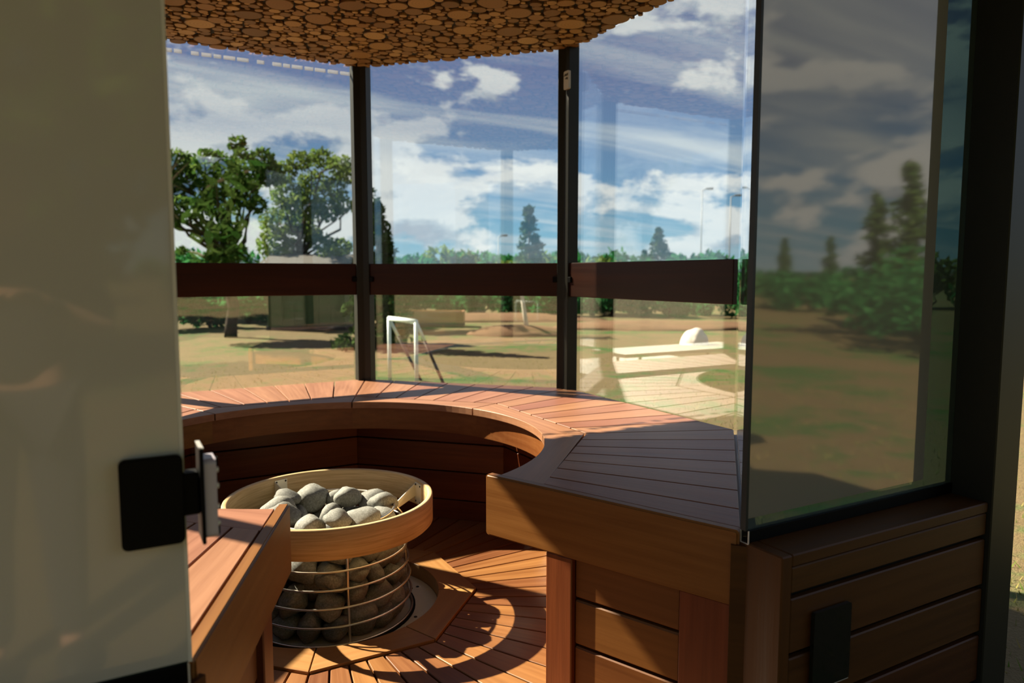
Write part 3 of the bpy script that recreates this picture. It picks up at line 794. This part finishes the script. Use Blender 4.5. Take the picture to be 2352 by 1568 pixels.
def bush(base, w_, h, label, seed, material='leaf3', n=1100, group='bushes at the far edge of the lawn', size=.13):
    rnd = np.random.default_rng(seed); root = empty('bush', base, label, 'bush', group)
    bm = bmesh.new()
    for k in range(4): branch_tube(bm, base, base + Vector((rnd.uniform(-.3, .3) * w_, rnd.uniform(-.3, .3) * w_, h * .6)), .04, .01, rnd)
    tag(add('stems', mesh_from(bm, 'stems', True), M['bark'], root), kind='stuff')
    bl = [((base.x + rnd.uniform(-.4, .4) * w_, base.y + rnd.uniform(-.35, .35) * w_, base.z + rnd.uniform(.22, .78) * h), rnd.uniform(.22, .34) * min(w_, h)) for _ in range(12)]
    P = crown_points(bl, n / sum(r * r for _, r in bl), rnd); P[:, 2] = np.maximum(P[:, 2], base.z + .02)
    tag(add('foliage', leaf_cloud(P, size, rnd), M[material], root), kind='stuff')

# broad oak left of the middle post
D = 14.6; B0 = on_ground(527, D)
def blobs_px(lst, D, seed, jit=.6):
    rnd = np.random.default_rng(seed); o = []
    for u, v, r in lst: o.append((tuple(at(u, v, D + rnd.uniform(-jit, jit))), r * 1.22 * pxm(D)))
    return o
oak = [(405, 375, 34), (440, 395, 38), (490, 380, 38), (545, 330, 20), (552, 358, 16), (520, 410, 42), (460, 440, 40), (570, 400, 36), (600, 365, 26), (430, 480, 32), (500, 470, 38), (560, 450, 30), (400, 430, 26), (470, 530, 26), (520, 530, 26), (620, 400, 28), (400, 510, 16), (590, 470, 20), (545, 580, 22), (500, 590, 22), (350, 420, 50), (320, 470, 50), (300, 400, 50), (415, 575, 10)]
broad_tree('oak_tree', B0, at(530, 590, D), blobs_px(oak, D, 1), .13, 2900, .066, M['leaf1'], 'broad dark green tree with a thick trunk, left behind the back pane', 21)
D2 = 17.5; B1 = on_ground(655, D2)
ash = [(650, 395, 26), (690, 370, 24), (740, 365, 26), (780, 380, 26), (720, 420, 30), (770, 430, 28), (660, 450, 34), (700, 470, 34), (750, 480, 30), (640, 510, 36), (690, 520, 30), (790, 470, 20), (630, 560, 34), (680, 570, 26), (740, 560, 24), (780, 570, 26), (800, 400, 24), (840, 440, 20), (720, 540, 18), (760, 590, 26), (640, 600, 30)]
broad_tree('ash_tree', B1, at(690, 590, D2), blobs_px(ash, D2, 2, .8), .10, 2300, .066, M['leaf2'], 'lighter green tree with open crown just left of the middle post', 22)
# spruces
spruce(on_ground(868, 12.5), 2.55, .75, 'dark spruce tree half hidden behind the middle post', 31, .02, dens=1.3)
spruce(on_ground(1215, 24), 3.55, .85, 'slim spruce tree with drooping arms standing above the tree line', 32)
spruce(on_ground(1510, 34), 3.45, 1.35, 'broad pointed spruce tree beyond the right side window', 33, .02, dens=1.4)
spruce(on_ground(1478, 36), 2.5, .9, 'short spruce tree left of the broad pointed spruce', 34, .02)
# bushes along the far edge
xs_ = [(395, 24, 120, 80), (450, 20, 150, 70), (560, 22, 140, 85), (835, 22, 110, 60), (905, 27, 110, 70), (960, 31, 120, 62), (1030, 33, 130, 64), (1090, 34, 120, 58), (1150, 31, 120, 56), (1240, 29, 130, 60), (1290, 30, 120, 52), (1345, 26, 130, 60), (1405, 22, 120, 46), (1460, 33, 120, 46), (1560, 30, 120, 46), (1620, 33, 130, 48), (1680, 30, 130, 50), (1750, 28, 150, 60), (1850, 26, 160, 60), (1950, 28, 160, 70)]
where = ['far left beside the left front glass', 'left of the oak trunk', 'right behind the oak trunk', 'behind the middle post', 'just right of the middle post', 'at the left end of the far tree line', 'left of centre in the far tree line', 'in the centre of the far tree line', 'right of centre in the far tree line', 'right behind the slim spruce', 'behind the sensor post', 'just right of the sensor post', 'in front of the tree line right of the sensor post', 'left of the broad pointed spruce', 'right of the broad pointed spruce', 'behind the street lamps', 'right of the street lamps', 'behind the edge of the right front glass', 'behind the middle of the right front glass', 'behind the right part of the right front glass']
for i, ((u, d, wpx, tpx), wh) in enumerate(zip(xs_, where)):
    base = on_ground(u, d); h = tpx * pxm(d) + CAM.z
    bush(base, wpx * pxm(d) * 1.15, h, 'green leafy bush ' + wh, 50 + i, 'leaf3' if i % 3 else 'leaf2', 1300, size=.006 * d)
for i in range(17):
    u = 395 + i * 88; d = (16.5, 17.2, 18.6)[i] if i < 3 else 20.5 + (i * 7 % 5) * .5
    nth = ['first', 'second', 'third', 'fourth', 'fifth', 'sixth', 'seventh', 'eighth', 'ninth', 'tenth', 'eleventh', 'twelfth', 'thirteenth', 'fourteenth', 'fifteenth', 'sixteenth', 'seventeenth'][i]
    bush(on_ground(u, d), 110 * pxm(d), CAM.z - 10 * pxm(d) - .12 * (i % 3), 'low bush of the hedge row below the rails, %s from the left' % nth, 150 + i, 'leaf3', 1500, 'bushes of the low hedge row', .085)
for i, (u, d, wpx, tpx) in enumerate(((2130, 27, 170, 70), (2330, 25, 180, 60), (2560, 27, 190, 75), (2820, 26, 210, 70), (3150, 24, 240, 80), (3600, 24, 300, 80))):
    bush(on_ground(u, d), wpx * pxm(d) * 1.15, tpx * pxm(d) + CAM.z, 'green leafy bush right of the facade post, %s towards the right' % ['first', 'second', 'third', 'fourth', 'fifth', 'sixth'][i], 240 + i, 'leaf3' if i % 2 else 'leaf2', 1500, size=.15)
# poles
def lamp(u, top_v, d, label):
    b0 = on_ground(u, d); t_ = at(u, top_v, d); h = t_.z
    root = empty('street_lamp', b0, label, 'street lamp', 'street lamps beyond the lawn')
    add('pole', mesh_from(bm_tube([b0, (b0.x, b0.y, h)], [.045, .03], 8), 'pole', True), M['pole'], root)
    rt = Vector((cos(HEAD), -sin(HEAD), 0)); p = Vector((b0.x, b0.y, h))
    add('arm', mesh_from(bm_tube([p, p + rt * .3 + Vector((0, 0, .12))], .035, 6), 'arm', True), M['pole'], root)
    add('lamp_head', mesh_from(bm_tube([p + rt * .25 + Vector((0, 0, .12)), p + rt * .75 + Vector((0, 0, .14))], [.06, .09], 8), 'lamp_head'), M['pole'], root)
lamp(1607, 440, 52, 'thin grey street lamp, left one of the pair right of the spruce')
lamp(1672, 455, 52, 'thin grey street lamp, right one of the pair right of the spruce')
lamp(1145, 545, 60, 'thin grey street lamp far off above the central tree line')
# garden shed
sc0 = on_ground(702, 16.4); rtv3 = Vector((cos(HEAD), -sin(HEAD), 0)); fwv3 = Vector((sin(HEAD), cos(HEAD), 0))
sh = empty('garden_shed', sc0, 'dark green garden shed with grey roof behind the trees', 'shed')
swd, sdp, shh = 1.75, 1.6, 1.46
add('wall', mesh_from(bm_box(-swd / 2, swd / 2, 0, sdp, 0, shh), 'wall'), M['shedwall'], sh, sc0, -HEAD)
bm = bmesh.new()
for x0 in (-swd / 2 - .12,):
    pr_ = [(-.12, shh - .02), (sdp / 2, shh + .22), (sdp + .12, shh - .02), (sdp + .12, shh + .05), (sdp / 2, shh + .28), (-.12, shh + .05)]
    a_ = [bm.verts.new((x0, y, z)) for y, z in pr_]; b_ = [bm.verts.new((swd / 2 + .12, y, z)) for y, z in pr_]
    bm.faces.new(a_); bm.faces.new(b_[::-1])
    for i in range(6): bm.faces.new((a_[i], b_[i], b_[(i + 1) % 6], a_[(i + 1) % 6]))
bmesh.ops.recalc_face_normals(bm, faces=bm.faces)
add('roof_panel', mesh_from(bm, 'roof_panel'), M['shedroof'], sh, sc0, -HEAD)
for k in range(7):
    q = sc0 + rtv3 * (-swd / 2 + .06 + k * (swd - .12) / 6)
    add('batten', mesh_from(bm_box(-.02, .02, -.02, 0, 0, shh - .02), 'batten') if k == 0 else bpy.data.meshes['batten'], M['shedwall'], sh, q, -HEAD)
add('plinth', mesh_from(bm_box(-swd / 2 - .02, swd / 2 + .02, -.03, sdp, 0, .10), 'plinth'), M['roof'], sh, sc0, -HEAD)
# white frame on the lawn
A_ = on_ground(893, 8.6); B_ = on_ground(955, 8.0); hA, hB = at(893, 728, 8.6).z, at(955, 742, 8.0).z; hh_ = (hA + hB) / 2
gf = empty('small_goal', (A_ + B_) / 2, 'small white tubular goal frame with dark braces standing on the dry lawn', 'goal')
add('goal_post', mesh_from(bm_tube([A_, (A_.x, A_.y, hh_)], .024, 8), 'goal_post', True), M['whitepaint'], gf)
add('goal_post', mesh_from(bm_tube([B_, (B_.x, B_.y, hh_)], .024, 8), 'goal_post', True), M['whitepaint'], gf)
add('crossbar', mesh_from(bm_tube([(A_.x, A_.y, hh_), (B_.x, B_.y, hh_)], .028, 8), 'crossbar', True), M['whitepaint'], gf)
for P0, uu in ((A_, 965), (B_, 1022)):
    q = on_ground(uu, 8.1 if uu == 1022 else 8.7); tz = Vector((P0.x, P0.y, hh_)).lerp(q, .28)
    add('rear_brace', mesh_from(bm_tube([tz, q], .018, 8), 'rear_brace', True), M['darkpaint'], gf)
    add('stay', mesh_from(bm_tube([(P0.x, P0.y, hh_), tz], .018, 8), 'stay', True), M['whitepaint'], gf)
# boulder, earth bank, timber edging, birch
def lump(name, base, sx, sy, sz, material, label, cat, seed, rotz=0.0, sub=4):
    bm = bmesh.new(); bmesh.ops.create_icosphere(bm, subdivisions=sub, radius=1); off = Vector((seed * 3.3, seed, 0))
    for v in bm.verts:
        n = v.co.normalized(); k = 1 + .14 * mnoise.noise(n * 1.1 + off) + .04 * mnoise.noise(n * 4 + off)
        v.co = Vector((n.x * sx, n.y * sy, max(-.12, n.z) * sz)) * k
    return tag(add(name, mesh_from(bm, name, True), M[material], None, base, rotz), label, cat)
lump('boulder', on_ground(1595, 13.2), .25, .24, .30, 'boulder', 'pale rounded boulder on the lawn beyond the right side window', 'boulder', 3)
lump('earth_mound', on_ground(1130, 20), 3.2, 1.1, .22, 'earth', 'low brown earth mound across the lawn', 'mound', 4, -HEAD)
lump('earth_mound', on_ground(1195, 15.2), 1.1, .6, .22, 'earth', 'smaller brown earth heap near the birch stem', 'mound', 6, -HEAD)
lump('earth_mound', on_ground(1520, 17), 2.6, .9, .20, 'earth', 'low brown earth mound behind the boulder', 'mound', 8, -HEAD)
tb = on_ground(975, 17.5); te = empty('timber_planter', tb, 'orange brown timber planter box at the end of the lawn', 'planter')
for k, (x0, x1, y0, y1) in enumerate(((-.95, .95, -.30, -.26), (-.95, .95, .26, .30), (-.95, -.91, -.26, .26), (.91, .95, -.26, .26))):
    me = mesh_from(bm_box(x0, x1, y0, y1, .12, .40), 'planter_board'); add('planter_board', me, M['frame'], te, tb, -HEAD)
add('soil', mesh_from(bm_box(-.91, .91, -.26, .26, 0, .34), 'soil'), M['earth'], te, tb, -HEAD)
add('planter_skid', mesh_from(bm_box(-.95, .95, -.30, .30, 0, .12), 'planter_skid'), M['roof'], te, tb, -HEAD)
b0 = on_ground(1213, 15.0); bk = [b0, at(1205, 720, 15.0), at(1196, 660, 15.0), at(1200, 600, 15.0) + Vector((0, 0, -.1))]
rnd = np.random.default_rng(77); root = empty('birch_sapling', b0, 'young birch with leaning pale stem below the slim spruce', 'tree')
add('trunk', mesh_from(bm_tube(bk, [.05, .045, .035, .02], 8), 'trunk', True), M['birch'], root)
tag(add('foliage', leaf_cloud(crown_points([(tuple(at(1185, 640, 15)), .35), (tuple(at(1225, 650, 15.2)), .35), (tuple(at(1205, 625, 15)), .3)], 900, rnd), .045, rnd), M['leaf3'], root), kind='stuff')
# pale deck and garden bench on the sunny left-back side
dk = empty('garden_deck', (-2.4, 3.9, 0), 'pale sunlit board deck on the lawn behind the sauna, mirrored in the right side window', 'deck')
for k in range(14):
    x = -1.35 - k * .152
    y0 = 2.55 + .10 * k; y1 = 5.6
    if k > 9: y0 = 3.3 + .35 * (k - 9)
    wbox('deck_board', x - .148, x, y0, y1, .10, .135, M['deck'], dk, .002, 'y')
for y in (3.9, 5.2): wbox('deck_bearer', -3.45, -1.36, y, y + .08, 0, .10, M['siding'], dk)
gb = empty('garden_bench', (-1.65, 3.15, 0), 'white slab garden bench beside the pale deck, mirrored in the right side window', 'bench')
for k in range(3): wbox('seat_board', -2.45, -.75, 2.86 + k * .18, 3.03 + k * .18, .50, .535, M['deck'], gb, .003)
for x in (-2.2, -1.0):
    for y in (2.95, 3.30): add('leg', mesh_from(bm_tube([(0, 0, 0), (0, 0, .365 if x < -1.3 else .50)], .016, 8), 'leg'), M['darkpaint'], gb, (x, y, .135 if x < -1.3 else 0))
# houses behind the photographer and trees reflected in the front glass
def reflected(u, d):
    """ground point seen by reflection in the front glass at pixel column u, distance d"""
    q = at(u, 640, d); dirv = Vector((q.x - CAM.x, q.y - CAM.y)); yw = -.924 * S
    return Vector((q.x, 2 * yw - q.y, 0))
for i, (u, d, h, r, lb) in enumerate(((2080, 15, 3.6, .8, 'spruce tree mirrored in the right front glass, taller one'), (2010, 17, 3.2, .7, 'spruce tree mirrored in the right front glass, shorter one'),
                                 (1800, 26, 2.6, .5, 'slim spruce tree mirrored at the left edge of the right front glass'), (1905, 27, 2.7, .5, 'slim spruce tree mirrored in the middle of the right front glass'))):
    spruce(reflected(u, d), h, r, lb, 90 + i, .02, group='spruces behind the camera')
for i, (u, d, wd, h) in enumerate(((2120, 13, 2.6, 1.9), (1980, 15, 2.6, 1.6), (1860, 24, 3.0, 1.7), (1760, 26, 3, 1.8), (2200, 11, 2.2, 1.6))):
    bush(reflected(u, d), wd, h, 'dark bush behind the camera mirrored in the right glass, ' + ['nearest the trees', 'left of the trees', 'in the middle', 'at the left edge', 'at the right edge'][i], 110 + i, 'leaf3', 1200, 'bushes behind the camera', .09)
for i, (u, d, wd, h) in enumerate(((60, 30, 9, 2.2), (300, 32, 9, 2.4), (-200, 30, 9, 2.6))):
    bush(reflected(u, d), wd, h, 'wide hedge far behind the camera, ' + ['middle one', 'right one', 'left one'][i], 120 + i, 'leaf3', 1500, 'hedges behind the camera', .25)

# tall trees added behind the photographer to block sky (seen only mirrored in the panes)
for i, (x, y, h, lb) in enumerate(((-7.5, -10.5, 7.5, 'tall dense shade tree added behind the camera, leftmost of the row'), (-3.6, -9.2, 8.0, 'tall dense shade tree added behind the camera, second of the row'),
                               (.2, -9.8, 7.6, 'tall dense shade tree added behind the camera, third of the row'), (4.0, -10.8, 7.2, 'tall dense shade tree added behind the camera, rightmost of the row'))):
    rnd = np.random.default_rng(200 + i); b0 = Vector((x, y, 0))
    bl = [((x + rnd.uniform(-1.9, 1.9), y + rnd.uniform(-1.2, 1.2), h * rnd.uniform(.16, .93)), rnd.uniform(.8, 1.25)) for _ in range(34)]
    broad_tree('added_shade_tree', b0, Vector((x, y, h * .35)), bl, .2, 190, .17, M['leaf1'], lb, 220 + i, 'shade trees added behind the camera')

# ------------------------------------------------------------------ the photographer, seen mirrored in the left front glass
def skin_mesh(name, joints, edges, root_i, material, parent, sub=2):
    me = bpy.data.meshes.new(name); me.from_pydata([j[0] for j in joints], edges, [])
    o = add(name, me, material, parent)
    md = o.modifiers.new('skin', 'SKIN'); md.use_smooth_shade = True
    for i, j in enumerate(joints):
        r = j[1] if isinstance(j[1], tuple) else (j[1], j[1])
        me.skin_vertices[0].data[i].radius = r; me.skin_vertices[0].data[i].use_root = (i == root_i)
    sb = o.modifiers.new('sub', 'SUBSURF'); sb.levels = sub; sb.render_levels = sub
    return o
M['skin'] = plain('skin', (.48, .27, .19), .55, 0, .4, .05)
M['shirt'] = plain('dark_shirt', (.022, .022, .026), .85, 0, .2, .2, 60)
M['trouser'] = plain('dark_trousers', (.030, .032, .042), .85, 0, .2, .2, 60)
M['hair'] = plain('brown_hair', (.075, .045, .022), .6, 0, .4, .3, 90)
M['shoe'] = plain('dark_shoes', (.02, .018, .016), .6)
PX, PY = -.92, -2.98
def pp_(x, y, z): return (PX + x, PY + y, z)      # x to the right of the picture, y towards the sauna
per = empty('person', (PX, PY, 0), 'person in dark shirt standing behind the camera, faintly mirrored in the left glass', 'person')
J = []; E_ = []
def jt(p, r, par=None):
    J.append((pp_(*p), r))
    if par is not None: E_.append((par, len(J) - 1))
    return len(J) - 1
pel = jt((0, 0, .90), (.135, .105)); ab = jt((0, .01, 1.06), (.125, .095), pel); ch = jt((0, .01, 1.24), (.15, .105), ab); nb = jt((0, 0, 1.365), (.075, .065), ch)
nk = jt((0, .01, 1.425), .050, nb); jw = jt((0, .025, 1.49), (.058, .070), nk); hd = jt((0, .02, 1.575), (.074, .092), jw); tp_ = jt((0, .01, 1.645), (.050, .062), hd)
ends = {}
for sx in (-1, 1):
    hp = jt((sx * .085, 0, .86), .085, pel); kn = jt((sx * .10, .02, .47), .056, hp); an = jt((sx * .105, -.015, .085), .038, kn); he = jt((sx * .11, .05, .045), (.042, .034), an); to = jt((sx * .12, .15, .03), (.036, .024), he)
    sh_ = jt((sx * .165, 0, 1.335), .058, ch)
    el = jt((sx * .235, -.02, 1.07), .040, sh_) if sx < 0 else jt((sx * .25, .03, 1.10), .040, sh_)
    wr_ = jt((sx * .16, .19, 1.02), (.028, .022), el) if sx < 0 else jt((sx * .09, .21, 1.20), (.028, .022), el)
    ends[sx] = (el, wr_)
    w0, e0 = Vector(J[wr_][0]), Vector(J[el][0]); d = (w0 - e0).normalized(); side = d.cross(Vector((0, 0, 1))).normalized(); upn = side.cross(d)
    pm = len(J); J.append((tuple(w0 + d * .055), (.036, .016))); E_.append((wr_, pm))
    for q, (off, ln_) in enumerate(((-.030, .060), (-.010, .072), (.011, .068), (.030, .054))):
        b1 = w0 + d * .085 + side * off; m1 = b1 + d * ln_ * .55 - upn * .010; t1 = m1 + d * ln_ * .40 - upn * .028
        i1 = len(J); J.append((tuple(b1), .0095)); E_.append((pm, i1)); J.append((tuple(m1), .0085)); E_.append((i1, i1 + 1)); J.append((tuple(t1), .0072)); E_.append((i1 + 1, i1 + 2))
    th0 = w0 + d * .035 + side * (-.036 * sx); i1 = len(J); J.append((tuple(th0), .012)); E_.append((pm, i1)); J.append((tuple(th0 + d * .035 - side * .012 * sx - upn * .012), .0095)); E_.append((i1, i1 + 1))
body = skin_mesh('body', J, E_, pel, M['skin'], per)
# face details
def blob(name, c, r, material, sub=2, par=per):
    bm = bmesh.new(); bmesh.ops.create_icosphere(bm, subdivisions=sub, radius=1)
    for v in bm.verts: v.co = Vector((v.co.x * r[0], v.co.y * r[1], v.co.z * r[2]))
    return add(name, mesh_from(bm, name, True), material, par, pp_(*c))
for sx in (-1, 1):
    blob('eye', (sx * .031, .100, 1.575), (.013, .010, .008), M['label']); blob('pupil', (sx * .031, .108, 1.575), (.005, .004, .005), M['ink']); blob('ear', (sx * .078, .01, 1.565), (.010, .020, .032), M['skin'])
    blob('eyebrow', (sx * .031, .104, 1.598), (.018, .006, .004), M['hair'])
blob('nose', (0, .112, 1.548), (.013, .017, .024), M['skin']); blob('mouth', (0, .095, 1.508), (.024, .009, .007), plain('lips', (.38, .14, .11), .5))
bm = bmesh.new(); bmesh.ops.create_icosphere(bm, subdivisions=4, radius=1)
bmesh.ops.delete(bm, geom=[v for v in bm.verts if v.co.y > .35 and v.co.z < .42 or v.co.z < -.75], context='VERTS')
for v in bm.verts:
    k = 1 + .05 * mnoise.noise(v.co * 4); v.co = Vector((v.co.x * .086, v.co.y * .104, v.co.z * .098)) * k
hr = add('hair', mesh_from(bm, 'hair', True), M['hair'], per, pp_(0, .008, 1.588)); sm = hr.modifiers.new('thick', 'SOLIDIFY'); sm.thickness = .012
# clothes: the same joints, a little wider
def cloth(name, idx, grow, material, root_i):
    mp = {k: n for n, k in enumerate(idx)}
    jj = [(J[k][0], tuple(a + grow for a in (J[k][1] if isinstance(J[k][1], tuple) else (J[k][1],) * 2))) for k in idx]
    ee = [(mp[a], mp[b]) for a, b in E_ if a in mp and b in mp]
    return skin_mesh(name, jj, ee, mp[root_i], material, per)
cloth('shirt', [pel, ab, ch, nb] + [k for sx in (-1, 1) for k in (ends[sx][0] - 1, ends[sx][0])], .016, M['shirt'], ch)
legs = [i for i in range(len(J)) if J[i][0][2] < .92 and abs(J[i][0][0] - PX) < .13 and J[i][0][2] > .06]
cloth('trousers', legs, .017, M['trouser'], pel)
for sx in (-1, 1): blob('shoe', (sx * .115, .075, .045), (.050, .125, .046), M['shoe'], 3)
el, wr_ = ends[1]; a_, b_ = Vector(J[el][0]), Vector(J[wr_][0]); c0 = a_.lerp(b_, .93); dd = (b_ - a_).normalized()
add('watch', mesh_from(bm_tube([c0 - dd * .013, c0 + dd * .013], .036, 20), 'watch', True), M['black'], per)

# grass blades near the sauna (uncountable)
rnd = np.random.default_rng(5); n = 26000
ang = rnd.uniform(0, 2 * pi, n); rad_g = 1.75 + rnd.uniform(0, 1, n) ** 1.4 * 7
gx, gy = rad_g * np.cos(ang), rad_g * np.sin(ang)
ok = ~((gy < -1.3) & (np.abs(gx) < 1.52) & (gy > -1.55)) & ~((gx < -1.2) & (gx > -3.6) & (gy > 2.3) & (gy < 5.7))
gx, gy = gx[ok], gy[ok]; n = len(gx)
hgt = rnd.uniform(.015, .045, n); dx, dy = rnd.normal(size=n) * .012, rnd.normal(size=n) * .012; wa = rnd.uniform(0, pi, n); wd = .0035
V = np.empty((n, 3, 3)); V[:, 0] = np.c_[gx - np.cos(wa) * wd, gy - np.sin(wa) * wd, np.zeros(n)]; V[:, 1] = np.c_[gx + np.cos(wa) * wd, gy + np.sin(wa) * wd, np.zeros(n)]; V[:, 2] = np.c_[gx + dx, gy + dy, hgt]
me = bpy.data.meshes.new('grass'); me.from_pydata(V.reshape(-1, 3).tolist(), [], np.arange(3 * n).reshape(n, 3).tolist())
tag(add('grass', me, M['blade']), 'short dry and green grass blades round the sauna', 'grass', kind='stuff')
